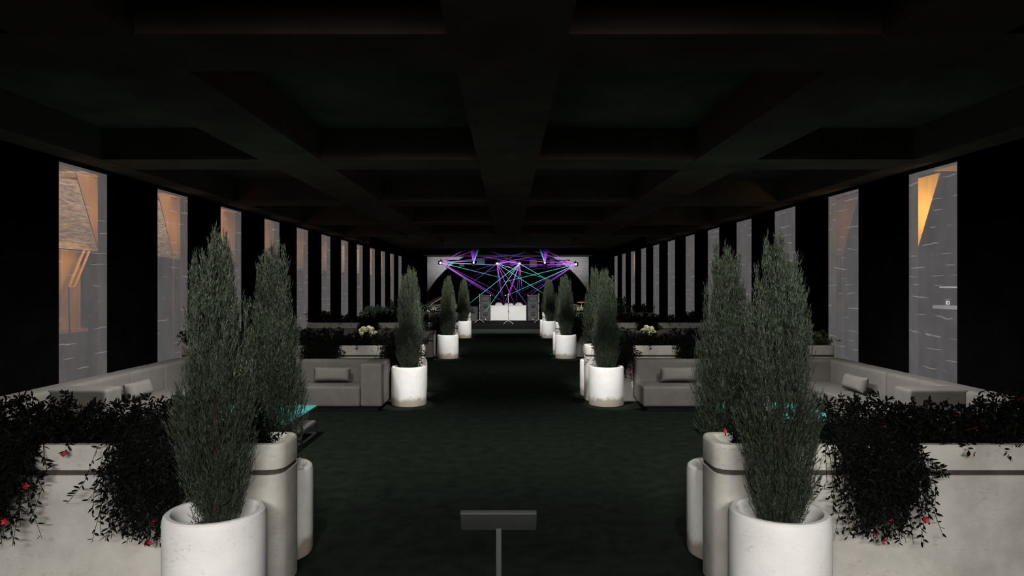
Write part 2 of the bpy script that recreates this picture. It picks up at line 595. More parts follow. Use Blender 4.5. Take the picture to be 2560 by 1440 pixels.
# wall shelf and lit letters outside the first right window
sh = thing('display_shelf', (6.55, 10.2, 1.28), 'pale upper and lower wall shelf outside the nearest right window', 'shelf')
boxobj('shelf_board', (-0.10, 0.10, -0.75, 0.36, -0.02, 0.03), M['shelf'], sh)
boxobj('upper_board', (-0.06, 0.06, -0.75, 0.26, 0.29, 0.315), M['shelf'], sh)
boxobj('bracket', (0.0, 0.10, -0.5, -0.46, -1.28, 0.29), M['extwall'], sh)
cu = bpy.data.curves.new('letters', 'FONT')
cu.body = 'IO'
cu.size = 0.085
cu.extrude = 0.006
cu.align_x = 'CENTER'
cu.materials.append(M['sign'])
tmp = bpy.data.objects.new('letters_outline', cu)
C.objects.link(tmp)
me = bpy.data.meshes.new_from_object(tmp.evaluated_get(bpy.context.evaluated_depsgraph_get()))
bpy.data.objects.remove(tmp)
bpy.data.curves.remove(cu)
tx = bpy.data.objects.new('letter_sign', me)
C.objects.link(tx)
tx.location = (6.44, 10.18, 1.325)
tx.rotation_euler = (PI / 2, 0, -PI / 2)
tag(tx, 'small lit white letters standing on the shelf outside the nearest right window', 'sign')


# ------------------------------------------------------------------ pots and cypresses
def make_pot():
    r, h = 0.2356, 0.523
    t = thing('round_pot', (0, 0, 0), 'x', 'pot', 'round white pots along the aisle')
    prof = [(0.0, 0.0), (r - 0.022, 0.0), (r - 0.006, 0.008), (r, 0.03), (r, h - 0.03), (r - 0.006, h - 0.008), (r - 0.016, h),
            (r - 0.036, h), (r - 0.043, h - 0.008), (r - 0.046, h - 0.03), (r - 0.05, h - 0.14)]
    lathe_obj('pot_body', prof, M['pot'], t, seg=36)
    lathe_obj('soil', [(0.0, h - 0.10), (0.1, h - 0.102), (r - 0.047, h - 0.105)], M['soil'], t, seg=24)
    return t


def quad_mesh(name, tris, mat, parent):
    """tris: array (n,3,3)"""
    tris = np.asarray(tris, dtype=np.float32)
    n = len(tris)
    me = bpy.data.meshes.new(name)
    me.vertices.add(n * 3)
    me.vertices.foreach_set('co', tris.reshape(-1))
    me.loops.add(n * 3)
    me.loops.foreach_set('vertex_index', np.arange(n * 3, dtype=np.int32))
    me.polygons.add(n)
    me.polygons.foreach_set('loop_start', np.arange(0, n * 3, 3, dtype=np.int32))
    me.polygons.foreach_set('loop_total', np.full(n, 3, dtype=np.int32))
    me.update(calc_edges=True)
    me.validate()
    return link_mesh(name, me, mat, parent, smooth=False)


PROFILE = np.array([(0, .09), (.08, .115), (.18, .16), (.30, .20), (.42, .19), (.52, .155), (.62, .125), (.74, .095), (.84, .060), (.92, .030), (1, .004)])


def make_cypress(seed, nspr):
    g = np.random.default_rng(seed)
    t = thing('cypress_tree', (0, 0, 0), 'x', 'tree', 'slim cypresses in the round pots')
    z0, z1 = 0.40, 1.84
    # sprig bases
    spires = [(0.0, 0.0, 0.0, 1.0, 1.0)]
    for i in range(22):
        a = i * 2.4 + g.uniform(-.3, .3)
        top = g.uniform(0.60, 0.97)
        rad = np.interp(top * 0.88, PROFILE[:, 0], PROFILE[:, 1]) * g.uniform(0.75, 1.2) + 0.012
        spires.append((math.cos(a) * rad, math.sin(a) * rad, top - g.uniform(0.16, 0.3), top + 0.03, 0.0))
    base = []
    n_main = int(nspr * 0.40)
    n_plume = int(nspr * 0.82)
    while len(base) < n_main:
        tt = g.uniform(0, 1)
        r = np.interp(tt, PROFILE[:, 0], PROFILE[:, 1])
        if g.uniform(0, .20) > r:
            continue
        a = g.uniform(0, 2 * PI)
        lump = 1.0 + 0.10 * math.sin(3 * a + 9 * tt + seed) + 0.08 * math.sin(7 * a - 17 * tt)
        fr = g.uniform(0, 1) ** 0.38
        base.append((math.cos(a) * r * fr * lump * 0.86, math.sin(a) * r * fr * lump * 0.86, z0 + (z1 - z0) * tt, a, fr))
    plumes = []
    while len(plumes) < 190:
        tt = g.uniform(-0.02, 0.86)
        r = np.interp(tt + 0.10, PROFILE[:, 0], PROFILE[:, 1])
        if g.uniform(0, .20) > r + 0.03:
            continue
        plumes.append((tt, r * g.uniform(0.74, 1.04), g.uniform(0, 2 * PI), g.uniform(0.08, 0.16)))
    while len(base) < n_plume:
        tt, r, a, up = plumes[int(g.uniform(0, len(plumes)))]
        u = g.uniform(0, 1)
        rr = r * (0.45 + 0.55 * u ** 0.8)
        sg = 0.026 * (1 - 0.75 * u)
        base.append((math.cos(a) * rr + g.normal(0, sg), math.sin(a) * rr + g.normal(0, sg), z0 + (z1 - z0) * (max(tt, 0.0) + up * u), a, 0.5 + 0.5 * u))
    while len(base) < nspr:
        sp = spires[1 + int(g.uniform(0, len(spires) - 1))]
        u = g.uniform(0, 1)
        tt = sp[2] + (sp[3] - sp[2]) * u
        rr = 0.026 * (1 - u) ** 0.7 + 0.002
        a = g.uniform(0, 2 * PI)
        q = g.uniform(0, 1) ** 0.5
        base.append((sp[0] * (1 - .1 * u) + math.cos(a) * rr * q, sp[1] * (1 - .1 * u) + math.sin(a) * rr * q, z0 + (z1 - z0) * tt, a, -0.3))
    base = np.array(base)
    n = len(base)
    tt = (base[:, 2] - z0) / (z1 - z0)
    outw = 0.12 + 0.30 * g.random(n) * base[:, 4]
    outw = outw * np.where(tt < 0.45, 1.5, 0.55)
    d = np.stack([np.cos(base[:, 3]) * outw + g.normal(0, .15, n), np.sin(base[:, 3]) * outw + g.normal(0, .15, n), np.ones(n)], 1)
    d /= np.linalg.norm(d, axis=1)[:, None]
    L = g.uniform(0.045, 0.095, n) * np.where(tt > 0.9, 0.7, 1.0)
    p = base[:, :3]
    tris = []
    K = 10
    for k in range(K):
        f = k / (K - 1) * 0.85
        s = p + d * (L * f)[:, None]
        dev = g.normal(0, 1, (n, 3))
        dev -= (dev * d).sum(1)[:, None] * d
        dev /= np.linalg.norm(dev, axis=1)[:, None] + 1e-6
        nd = d + dev * (0.34 if k < K - 1 else 0.05)
        nd /= np.linalg.norm(nd, axis=1)[:, None]
        ln = g.uniform(0.013, 0.026, n)
        side = np.cross(nd, g.normal(0, 1, (n, 3)))
        side /= np.linalg.norm(side, axis=1)[:, None] + 1e-6
        w = g.uniform(0.0011, 0.0022, n)[:, None]
        a = s - side * w
        b = s + side * w
        c = s + nd * ln[:, None]
        tris.append(np.stack([a, b, c], 1))
    quad_mesh('foliage', np.concatenate(tris), M['cypress'], t)
    bm = bmesh.new()
    tube(bm, [(0, 0, 0.40), (0.006, 0.004, 0.7), (-0.004, 0.006, 1.1), (0, 0, 1.62)], 0.022, 7, 0.004)
    finish('trunk', bm, M['bark'], t)
    return t


ROWS = [0.0, 6.02, 12.04, 18.06]
ROWN = ['nearest row', 'second row', 'third row', 'last row']
pot_x = {('L', 'f'): [-1.409, -1.334, -1.330, -1.362], ('L', 'r'): [-1.412, -1.42, -1.40, -1.41],
         ('R', 'f'): [1.307, 1.324, 1.281, 1.277], ('R', 'r'): [1.316, 1.29, 1.28, 1.257]}
pot_y = {('L', 'f'): 3.348, ('L', 'r'): 4.17, ('R', 'f'): 3.352, ('R', 'r'): 4.18}
pot0 = make_pot()
cyp = [make_cypress(3, 7600), make_cypress(11, 7600)]
used_pot = False
used_c = [False, False]
tops = {('L', 'f', 0): 1.90, ('L', 'r', 0): 1.86, ('R', 'f', 0): 1.87, ('R', 'r', 0): 1.86}
ci = 0
for ri, off in enumerate(ROWS):
    for sd in 'LR':
        for fr in 'fr':
            x, y = pot_x[sd, fr][ri], pot_y[sd, fr] + off
            o = pot0 if not used_pot else copy_tree(pot0)
            used_pot = True
            o.location = (x, y, 0)
            o.rotation_euler.z = 0.9 * ci
            where = '%s the planter box %s of the aisle, %s' % ('in front of' if fr == 'f' else 'behind', 'left' if sd == 'L' else 'right', ROWN[ri])
            o['label'] = 'round white pot ' + where
            v = ci % 2
            c = cyp[v] if not used_c[v] else copy_tree(cyp[v])
            used_c[v] = True
            c.location = (x, y, 0)
            c.rotation_euler.z = 1.7 * ci + 0.5
            s = tops.get((sd, fr, ri), 1.85 + 0.03 * math.sin(ci * 2.1)) / 1.87
            c.scale = (1.0, 1.0, s)
            c['label'] = 'slim green cypress potted ' + where
            ci += 1


# ------------------------------------------------------------------ planter boxes
def planter(x0, x1, y0, y1, label):
    cx, cy = (x0 + x1) / 2, (y0 + y1) / 2
    a, b_, c, d = x0 - cx, x1 - cx, y0 - cy, y1 - cy
    t = thing('planter_box', (cx, cy, 0), label, 'planter', 'long concrete planters')
    r = 0.085
    loops = [(0.012, 0.0), (0.0, 0.012), (0.0, 0.618), (0.014, 0.620), (0.014, 0.644), (0.0, 0.646), (0.0, 0.755), (0.004, 0.768), (0.012, 0.775),
             (0.050, 0.775), (0.060, 0.768), (0.064, 0.755), (0.066, 0.60)]
    bm = bmesh.new()
    loft(bm, [(rrect(a, b_, c, d, r, i), z) for i, z in loops])
    bmesh.ops.recalc_face_normals(bm, faces=bm.faces[:])
    finish('planter_body', bm, M['planter'], t)
    bm = bmesh.new()
    loft(bm, [(rrect(a, b_, c, d, r, 0.007), 0.6205), (rrect(a, b_, c, d, r, 0.007), 0.6435)])
    bmesh.ops.recalc_face_normals(bm, faces=bm.faces[:])
    g_ = finish('groove_band', bm, M['groove'], t)
    g_['label'] = 'dark brown groove around the planter'
    bm = bmesh.new()
    loft(bm, [(rrect(a, b_, c, d, r, 0.0655), 0.70), (rrect(a, b_, c, d, r, 0.10), 0.705)], cap_last=True)
    finish('soil', bm, M['soil'], t, smooth=False)
    return t


for ri, off in enumerate(ROWS):
    planter(-4.55, -1.17, 3.60 + off, 3.94 + off, 'long concrete planter box left of the aisle, ' + ROWN[ri])
    planter(1.08, 4.55, 3.60 + off, 3.94 + off, 'long concrete planter box right of the aisle, ' + ROWN[ri])


# ------------------------------------------------------------------ shrubs
def leaves_along(g, pts, nl, ln, wd, tris):
    pts = np.array(pts)
    seg = len(pts) - 1
    for k in range(nl):
        f = (0.12 + 0.88 * (k + g.uniform(0, .6)) / nl) * seg
        i = min(int(f), seg - 1)
        u = f - i
        s = pts[i] * (1 - u) + pts[i + 1] * u
        d = pts[i + 1] - pts[i]
        d = d / (np.linalg.norm(d) + 1e-6)
        dev = g.normal(0, 1, 3)
        dev -= dev.dot(d) * d
        dev /= np.linalg.norm(dev) + 1e-6
        nd = d * g.uniform(0.35, 0.9) + dev
        nd /= np.linalg.norm(nd)
        l = ln * g.uniform(0.7, 1.25)
        side = np.cross(nd, g.normal(0, 1, 3))
        side /= np.linalg.norm(side) + 1e-6
        w = wd * g.uniform(0.8, 1.2)
        m = s + nd * l * 0.5
        e = s + nd * l
        m1, m2 = s + nd * l * 0.32, s + nd * l * 0.68
        a1, b1, a2, b2 = m1 - side * w, m1 + side * w, m2 - side * w * 0.85, m2 + side * w * 0.85
        tris += [(s, a1, b1), (a1, a2, b1), (b1, a2, b2), (a2, e, b2)]


def flower(bm, p, r, g, petals=5):
    n = Vector(g.normal(0, 1, 3)).normalized()
    n = (n + Vector((0, -0.9, 0.5))).normalized()
    u = n.orthogonal().normalized()
    w = n.cross(u)
    p = Vector(p)
    for k in range(petals):
        a = 2 * PI * k / petals + g.uniform(-.2, .2)
        d = u * math.cos(a) + w * math.sin(a)
        s = n.cross(d)
        q = [p, p + d * r * 0.6 - s * r * 0.38 + n * r * 0.2, p + d * r + n * r * 0.42, p + d * r * 0.6 + s * r * 0.38 + n * r * 0.2]
        bm.faces.new([bm.verts.new(v) for v in q])


def make_shrub(seed, mode, mat, label, nst=95, nl=15, nfl=4, fmat='red', hgt=1.0, leaf=(0.035, 0.0058), fr=0.020):
    g = np.random.default_rng(seed)
    t = thing('flowering_shrub' if nfl else 'leafy_shrub', (0, 0, 0), label, 'shrub', 'shrubs in the planters')
    tris = []
    tips = []
    bm = bmesh.new()
    for i in range(nst):
        bx, by = g.uniform(-0.26, 0.26), g.uniform(-0.09, 0.09)
        p = np.array([bx, by, 0.70])
        trail = mode == 'trail' and i > nst * 0.35
        if trail:
            reach = g.uniform(0.12, 0.26)
            drop = 0.40 * g.random() ** 0.8
            ex = bx * 0.7 + g.normal(0, .10) * (1 - drop)
            pts = [p, p + (0.1 * (ex - bx), -0.10 - by, g.uniform(0.08, 0.2)), p + (.6 * (ex - bx), -0.17 - by - reach * .25, g.uniform(0.0, .09)),
                   p + (0.9 * (ex - bx), -0.2 - by - reach * .45, -drop * 0.45), p + (ex - bx + g.normal(0, .04), -0.2 - by - reach * .5, -drop)]
        else:
            h = g.uniform(0.10, 0.31) * hgt
            a = g.uniform(0, 2 * PI)
            rr = g.uniform(0.02, 0.17)
            dx, dy = math.cos(a) * rr * 1.4, math.sin(a) * rr
            sag = g.uniform(-.10, .03) if rr > .11 else 0
            pts = [p, p + (dx * .35, dy * .35, h * .55), p + (dx * .7, dy * .7, h * .92), p + (dx * 1.1, dy * 1.1, h + sag)]
        pts = [np.array(q, dtype=float) for q in pts]
        leaves_along(g, pts, nl, leaf[0], leaf[1], tris)
        if trail or i % 3 == 0:
            tube(bm, [Vector(q) for q in pts], 0.0022, 4, 0.0012)
        tips.append(pts[-1])
    quad_mesh('foliage', tris, mat, t)
    finish('stems', bm, mat, t)
    idx = g.permutation(len(tips))
    cand = [tips[i] for i in idx if tips[i][1] < 0.06][:nfl]
    for p in cand:
        b2 = bmesh.new()
        flower(b2, p + np.array([0, -0.012, 0.004]), fr, g)
        finish('flower', b2, M[fmat], t)
    return t


up1 = make_shrub(21, 'up', M['shrub'], 'x', nst=180, nl=24, nfl=4)
up2 = make_shrub(22, 'up', M['shrub'], 'x', nst=170, nl=24, nfl=3)
tr1 = make_shrub(23, 'trail', M['shrub'], 'x', nst=330, nl=27, nfl=5)
used = set()


def put(proto, x, y, label, rz=0.0, sc=(1, 1, 1)):
    o = proto if proto.name not in used else copy_tree(proto)
    used.add(proto.name)
    o.location = (x, y, 0)
    o.rotation_euler.z = rz
    o.scale = sc
    o['label'] = label
    return o


nth = ['closest to the aisle', 'second from the aisle', 'third from the aisle', 'fourth from the aisle', 'fifth from the aisle', 'against the wall']
green = make_shrub(31, 'up', M['shrub_green'], 'x', nst=90, nfl=0, hgt=0.8, leaf=(0.06, 0.012))
olive = make_shrub(32, 'up', M['shrub_olive'], 'x', nst=90, nfl=2, hgt=0.95, leaf=(0.05, 0.010))
tallp = make_shrub(33, 'up', M['shrub_olive'], 'x', nst=40, nl=22, nfl=3, fmat='white_petal', hgt=1.9, leaf=(0.08, 0.016), fr=0.05)
wht = make_shrub(34, 'up', M['shrub'], 'x', nst=100, nfl=6, fmat='white_petal', fr=0.045)
for ri, off in enumerate(ROWS):
    for sd, sx in (('left', -1), ('right', 1)):
        for k in range(6):
            x = sx * (1.47 + 0.555 * k)
            if ri == 0:
                x = sx * ((1.46, 1.80, 2.20, 2.66, 3.25, 4.0)[k] if sx < 0 else (1.42, 1.90, 2.42, 2.85, 3.4, 4.0)[k])
            x = max(-4.22, min(4.22, x))
            y = 3.77 + off
            lab = ' %s in the %s planter, %s' % (nth[k], sd, ROWN[ri])
            proto = (up1, up2)[(k + ri) % 2]
            word = 'dark shrub with red flowers,'
            if ri == 0 and ((sx < 0 and k in (1, 3)) or (sx > 0 and k == 1)):
                proto = tr1
                word = 'dark trailing shrub,'
            if (ri == 1 and k in (0, 2, 4)) or (ri == 2 and k in (0, 1, 3)) or (ri == 3 and k in (2,)):
                proto = tr1
                word = 'dark trailing shrub,'
            if ri == 3:
                if sx < 0 and k in (4, 5):
                    proto, word = green, 'bright green leafy shrub,'
                elif k in (1, 2):
                    proto, word = wht, 'dark shrub with white flowers,'
                elif k == (3 if sx < 0 else 4):
                    proto, word = tallp, 'tall leafy plant with white flowers,'
                    x = sx * 3.55
            if ri == 1 and sx > 0 and k == 5:
                proto, word = olive, 'olive green shrub,'
            s = 1.0 + 0.08 * math.sin(3 * k + ri + (sx > 0))
            if ri == 0 and k == 0:
                s = 0.62
            put(proto, x, y, word + lab, rz=0.0, sc=(s * (0.6 if proto is tallp else 1), s, 1.0 if proto in (tr1,) else (0.9 if s < .7 else 0.98 + 0.05 * math.cos(k * 2 + ri))))


# ------------------------------------------------------------------ sofas
def make_sofa(sx, arm_aisle, label):
    """built mirrored by sx; wall run along y, far run along x"""
    t = thing('sectional_sofa', (sx * 3.4, 8.0, 0), label, 'sofa', 'low taupe sectional sofas')
    ox, oy = sx * 3.4, 8.0

    def b(name, xa, xb, ya, yb, za, zb, bev=0.035, mat='sofa'):
        lo, hi = sorted((sx * xa, sx * xb))
        return boxobj(name, (lo - ox, hi - ox, ya - oy, yb - oy, za, zb), M[mat], t, bevel=bev, seg=4)
    zb, zs, zt = 0.06, 0.315, 0.61
    wx = 4.595
    back_in, seat_in = 4.34, 3.84
    for ya, yb in ((4.05, 5.30), (5.30, 6.62), (6.62, 8.0), (8.0, 8.8), (8.8, 9.62)):
        b('backrest', wx, back_in, ya + .002, yb - .002, zb, zt, 0.05)
    for ya, yb in ((4.05, 5.30), (5.30, 6.60), (6.93, 8.0), (8.0, 8.82)):
        b('seat_cushion', back_in - .003, seat_in, ya + .002, yb - .002, zb, zs, 0.03)
    b('armrest', back_in + 0.06, seat_in - .01, 6.62, 6.91, zb, zt, 0.035)
    end = 1.60 if arm_aisle else 1.72
    seat_end = 1.885 if arm_aisle else end
    cuts = [back_in + .03, 2.80, end + (0.02 if arm_aisle else 0)]
    for xa, xb in zip(cuts[:-1], cuts[1:]):
        b('backrest', xa - .002, xb + .002, 9.36, 9.62, zb, zt, 0.05)
    cuts = [back_in, 2.80, seat_end]
    for xa, xb in zip(cuts[:-1], cuts[1:]):
        b('seat_cushion', xa - .002, xb + .002, 8.85, 9.362, zb, zs, 0.03)
    if arm_aisle:
        b('armrest', 1.88, end, 8.84, 9.62, zb, zt, 0.035)
    b('plinth', wx - .05, seat_in + .06, 4.12, 9.5, 0.0, zb + .005, 0, 'foot')
    b('plinth', seat_in + .06, end + .07, 8.93, 9.5, 0.0, zb + .005, 0, 'foot')
    return t


sl = make_sofa(-1, True, 'low taupe sectional sofa left of the aisle, between the nearest and second planters')
sr = make_sofa(1, False, 'low taupe sectional sofa right of the aisle, between the nearest and second planters')
for ri in (1, 2):
    for proto, sd, in ((sl, 'left'), (sr, 'right')):
        c = copy_tree(proto)
        c.location.y += ROWS[ri]
        c['label'] = 'low taupe sectional sofa %s of the aisle, between the %s planters' % (sd, ('second and third', 'third and fourth')[ri - 1])


def make_pillow():
    L, Hh, T = 0.245, 0.098, 0.075
    bm = bmesh.new()
    nu, nv = 16, 10
    grids = []
    for sgn in (-1, 1):
        gr = []
        for i in range(nu + 1):
            row = []
            u = -1 + 2 * i / nu
            for j in range(nv + 1):
                v = -1 + 2 * j / nv
                th = T * math.sqrt(max(0, 1 - u ** 6)) * math.sqrt(max(0, 1 - v ** 4)) * (0.9)
                pin = 1 - 0.05 * (1 - v * v) * abs(u) ** 4 * 0
                x = L * u * (1 - 0.03 * (1 - v * v))
                z = Hh * v * (1 - 0.06 * (1 - u * u))
                row.append(bm.verts.new((x, sgn * th, z)))
            gr.append(row)
        grids.append(gr)
    for s, gr in enumerate(grids):
        for i in range(nu):
            for j in range(nv):
                q = (gr[i][j], gr[i + 1][j], gr[i + 1][j + 1], gr[i][j + 1])
                bm.faces.new(q if s == 0 else q[::-1])
    bmesh.ops.remove_doubles(bm, verts=bm.verts[:], dist=0.0008)
    bmesh.ops.recalc_face_normals(bm, faces=bm.faces[:])
    return finish('throw_pillow', bm, M['pillow'], None, angle=1.2)


pl = make_pillow()
tag(pl, 'x', 'pillow', 'taupe bolster pillows on the sofas')
spots = [((-2.34, 9.245, 0.427), 0.0, -0.22, 'bolster pillow on the sofa back facing the entrance, left of the aisle'),
         ((2.27, 9.245, 0.427), 0.0, -0.22, 'bolster pillow on the sofa back facing the entrance, right of the aisle'),
         ((-4.20, 7.90, 0.427), PI / 2, -0.30, 'bolster pillow against the wall run of the left sofa'),
         ((4.20, 8.42, 0.427), -PI / 2, -0.30, 'bolster pillow against the wall run of the right sofa')]
for i, (loc, rz, rx, lab) in enumerate(spots):
    o = pl if i == 0 else pl.copy()
    if i:
        C.objects.link(o)
    o.location = loc
    o.rotation_euler = Euler((rx, 0, rz), 'XYZ')
    o['label'] = lab


# ------------------------------------------------------------------ coffee tables and bouquets
def make_table():
    t = thing('coffee_table', (0, 0, 0), 'x', 'table', 'low tables with teal glass tops')
    a = boxobj('table_top', (-0.55, 0.55, -0.55, 0.55, 0.290, 0.306), M['teal'], t, bevel=0.003, seg=2)
    a['label'] = 'teal glass table top'
    bm = bmesh.new()
    for x0, x1, y0, y1 in ((-.55, .55, -.55, -.53), (-.55, .55, .53, .55), (-.55, -.53, -.53, .53), (.53, .55, -.53, .53)):
        box(bm, x0, x1, y0, y1, 0.276, 0.291)
    finish('top_frame', bm, M['black_metal'], t, smooth=False)
    s = boxobj('lower_shelf', (-0.53, 0.53, 0.0, 0.53, 0.130, 0.146), M['white_top'], t, bevel=0.003, seg=2)
    s['label'] = 'white lower shelf'
    for x in (-0.538, 0.538):
        for y in (0.0, 0.538):
            boxobj('leg', (x - .011, x + .011, y - .011, y + .011, 0.0, 0.291), M['black_metal'], t)
    bm = bmesh.new()
    for x in (-0.538, 0.538):
        box(bm, x - .008, x + .008, 0.0, 0.538, 0.0, 0.016)
        box(bm, x - .008, x + .008, 0.0, 0.538, 0.115, 0.131)
    for y in (0.0, 0.538):
        box(bm, -.53, .53, y - .008, y + .008, 0.115, 0.131)
        box(bm, -.53, .53, y - .008, y + .008, 0.0, 0.016)
    finish('base_frame', bm, M['steel'], t, smooth=False)
    return t


def make_bouquet(seed):
    g = np.random.default_rng(seed)
    t = thing('flower_vase', (0, 0, 0), 'x', 'vase', 'bouquets on the low tables')
    prof = [(0.0, 0.0), (0.045, 0.0), (0.055, 0.01), (0.062, 0.08), (0.058, 0.14), (0.042, 0.19), (0.046, 0.215), (0.041, 0.215), (0.037, 0.19), (0.05, 0.13), (0.05, 0.03), (0, 0.02)]
    lathe_obj('vase_body', prof, M['vase'], t, seg=28)
    tris = []
    bm = bmesh.new()
    heads = []
    for i in range(11):
        a = i * 2.399
        r = 0.035 + 0.105 * math.sqrt((i + .5) / 11)
        z = 0.50 - 0.9 * r * r * 6 + g.uniform(-.02, .03)
        p1 = np.array([math.cos(a) * r, math.sin(a) * r, z])
        pts = [np.array([0, 0, 0.12]), np.array([p1[0] * .3, p1[1] * .3, 0.28]), p1]
        leaves_along(g, pts, 7, 0.075, 0.016, tris)
        tube(bm, [Vector(q) for q in pts], 0.003, 5)
        heads.append(p1)
    for i in range(20):
        a = g.uniform(0, 2 * PI)
        r = g.uniform(.06, .17)
        pts = [np.array([0, 0, 0.18]), np.array([math.cos(a) * r * .5, math.sin(a) * r * .5, .30]), np.array([math.cos(a) * r, math.sin(a) * r, g.uniform(.30, .50)])]
        leaves_along(g, pts, 7, 0.07, 0.015, tris)
    quad_mesh('leaves', tris, M['flower_leaf'], t)
    finish('stems', bm, M['flower_leaf'], t)
    for p in heads:
        b2 = bmesh.new()
        # a globe of overlapping petals
        rr = g.uniform(0.040, 0.054)
        for k in range(46):
            zz = 1 - 2 * (k + .5) / 46
            aa = k * 2.399
            n = Vector((math.sqrt(1 - zz * zz) * math.cos(aa), math.sqrt(1 - zz * zz) * math.sin(aa), zz))
            u = n.orthogonal().normalized()
            w = n.cross(u)
            ph = g.uniform(0, 6.28)
            d1 = u * math.cos(ph) + w * math.sin(ph)
            d2 = n.cross(d1)
            c = Vector(p) + n * rr
            s = rr * 0.48
            q = [c - d1 * s - n * rr * .25, c - d2 * s * .8, c + d1 * s - n * rr * .05, c + d2 * s * .8]
            b2.faces.new([b2.verts.new(v) for v in q])
        bmesh.ops.create_icosphere(b2, subdivisions=2, radius=rr * 0.86, matrix=Matrix.Translation(Vector(p)))
        finish('flower_head', b2, M['cream'], t, angle=1.0)
    return t


tb0 = make_table()
bq0 = make_bouquet(5)
first = True
for ri, off in enumerate(ROWS):
    for sd, sx in (('left', -1), ('right', 1)):
        tt = tb0 if first else copy_tree(tb0)
        bb = bq0 if first else copy_tree(bq0)
        first = False
        x = sx * 2.62 if sx < 0 else 2.68
        y = 7.01 + off + (0.15 if sx > 0 else 0)
        tt.location = (x, y, 0)
        bb.location = (x - 0.02, y + 0.02, 0.306)
        bb.rotation_euler.z = 1.3 * ri + (0.7 if sx > 0 else 0)
        where = '%s of the aisle, %s' % (sd, ('nearest seating bay', 'second seating bay', 'third seating bay', 'beside the stage')[ri])
        tt['label'] = 'low teal-topped table ' + where
        bb['label'] = 'vase of cream flowers on the table ' + where

# ------------------------------------------------------------------ sign stand in the foreground
t = thing('sign_stand', (-0.0325, 2.42, 0), 'dark grey tilted sign stand on a slim post in the aisle', 'sign stand')
bm = bmesh.new()
box(bm, -0.132, 0.132, -0.009, 0.009, -0.052, 0.052, 0.006, 3)
pn = finish('sign_panel', bm, M['grey_plastic'], t, loc=(0.0, 0.0, 0.785))
pn.rotation_euler = (math.radians(40), 0, 0)
boxobj('post', (-0.0095, 0.0095, 0.018, 0.036, 0.015, 0.775), M['grey_plastic'], t, bevel=0.002)
boxobj('base_plate', (-0.13, 0.13, -0.10, 0.15, 0.0, 0.016), M['grey_plastic'], t, bevel=0.004)

# ------------------------------------------------------------------ stage
SZ = 0.15
o = boxobj('stage_platform', (-1.75, 1.75, 25.8, 34.0, 0.0, SZ), M['stage'])
tag(o, 'low black stage platform at the end of the aisle', 'stage')

DT = 29.0
t = thing('disc_jockey_booth', (0.02, DT, SZ), 'white two-panel booth table in the middle of the stage', 'table')
w2 = 44 * DT / F
for sx in (-1, 1):
    a, b_ = sorted((sx * 0.006, sx * w2))
    boxobj('front_panel', (a, b_, -0.02, 0.02, 0.015, 0.625), M['dj'], t, bevel=0.006)
    boxobj('side_panel', (sx * w2 - .012, sx * w2 + .012, 0.0, 0.62, 0.0, 0.615), M['dj'], t)
boxobj('table_top', (-w2 - .015, w2 + .015, -0.04, 0.64, 0.616, 0.64), M['dj'], t, bevel=0.004)
boxobj('seam_strip', (-0.006, 0.006, -0.024, 0.0, 0.0, 0.62), M['grey_plastic'], t)
for nm, cx, wd, lab in (('disc_player', -0.40, .30, 'pale disc player on the booth, beside the speaker with the tall stand'), ('mixing_desk', 0.02, .36, 'pale mixing desk in the middle of the booth'), ('disc_player', 0.44, .30, 'pale disc player on the booth, right-hand one')):
    e = thing(nm, (cx + 0.02, DT + 0.25, SZ + 0.64), lab, 'player' if 'disc' in nm else 'mixer')
    boxobj('casing', (-wd / 2, wd / 2, -0.18, 0.18, 0, 0.07), M['gear'], e, bevel=0.008)
    if 'disc' in nm:
        lathe_obj('jog_wheel', [(0, 0.094), (0.09, 0.094), (0.10, 0.085), (0.10, 0.07)], M['gear'], e, seg=24)
        boxobj('display', (-.1, .1, .12, .17, .07, .11), M['gear'], e, bevel=0.004)
    else:
        for k in range(5):
            lathe_obj('knob', [(0, 0.1), (0.012, 0.1), (0.014, 0.07)], M['gear'], e, seg=10, loc=(-.12 + .06 * k, -0.05, 0))


def make_speaker(lab, x):
    t = thing('loudspeaker', (x, DT, SZ), lab, 'speaker', 'loudspeakers on the stage')
    w, h = 0.228, 1.07
    boxobj('cabinet', (-w, w, 0.0, 0.42, 0.0, h), M['speaker'], t, bevel=0.012)
    bm = bmesh.new()
    z0, z1 = 0.82, 1.02
    o4 = [(-.18, z0), (.18, z0), (.18, z1), (-.18, z1)]
    i4 = [(-.05, .90), (.05, .90), (.05, .95), (-.05, .95)]
    A = [bm.verts.new((x_, -0.012, z_)) for x_, z_ in o4]
    B = [bm.verts.new((x_, 0.05, z_)) for x_, z_ in i4]
    A0 = [bm.verts.new((x_ * 1.04, 0.001, z_ + (0.006 if z_ > .9 else -.006))) for x_, z_ in o4]
    for k in range(4):
        j = (k + 1) % 4
        bm.faces.new((A[k], A[j], B[j], B[k]))
        bm.faces.new((A0[k], A0[j], A[j], A[k]))
    bm.faces.new(B)
    bmesh.ops.recalc_face_normals(bm, faces=bm.faces[:])
    finish('horn', bm, M['speaker_cone'], t, smooth=False)
    # cut-out look of the horn needs the cabinet behind it: keep it as a raised flare
    for z in (0.60, 0.27):
        r = 0.158
        c = lathe_obj('woofer', [(r, 0.0), (r, 0.012), (r - .015, 0.018), (r - .035, 0.012)], M['speaker_ring'], t, seg=36, loc=(0, -0.001, z))
        c.rotation_euler = (PI / 2, 0, 0)
        k = lathe_obj('cone', [(r - .03, 0.008), (0.07, 0.002), (0.055, 0.006), (0.03, 0.014), (0, 0.018)], M['speaker_cone'], c, seg=36)
    boxobj('badge', (-.03, .03, -.006, .0, .045, .08), M['chrome'], t)
    return t


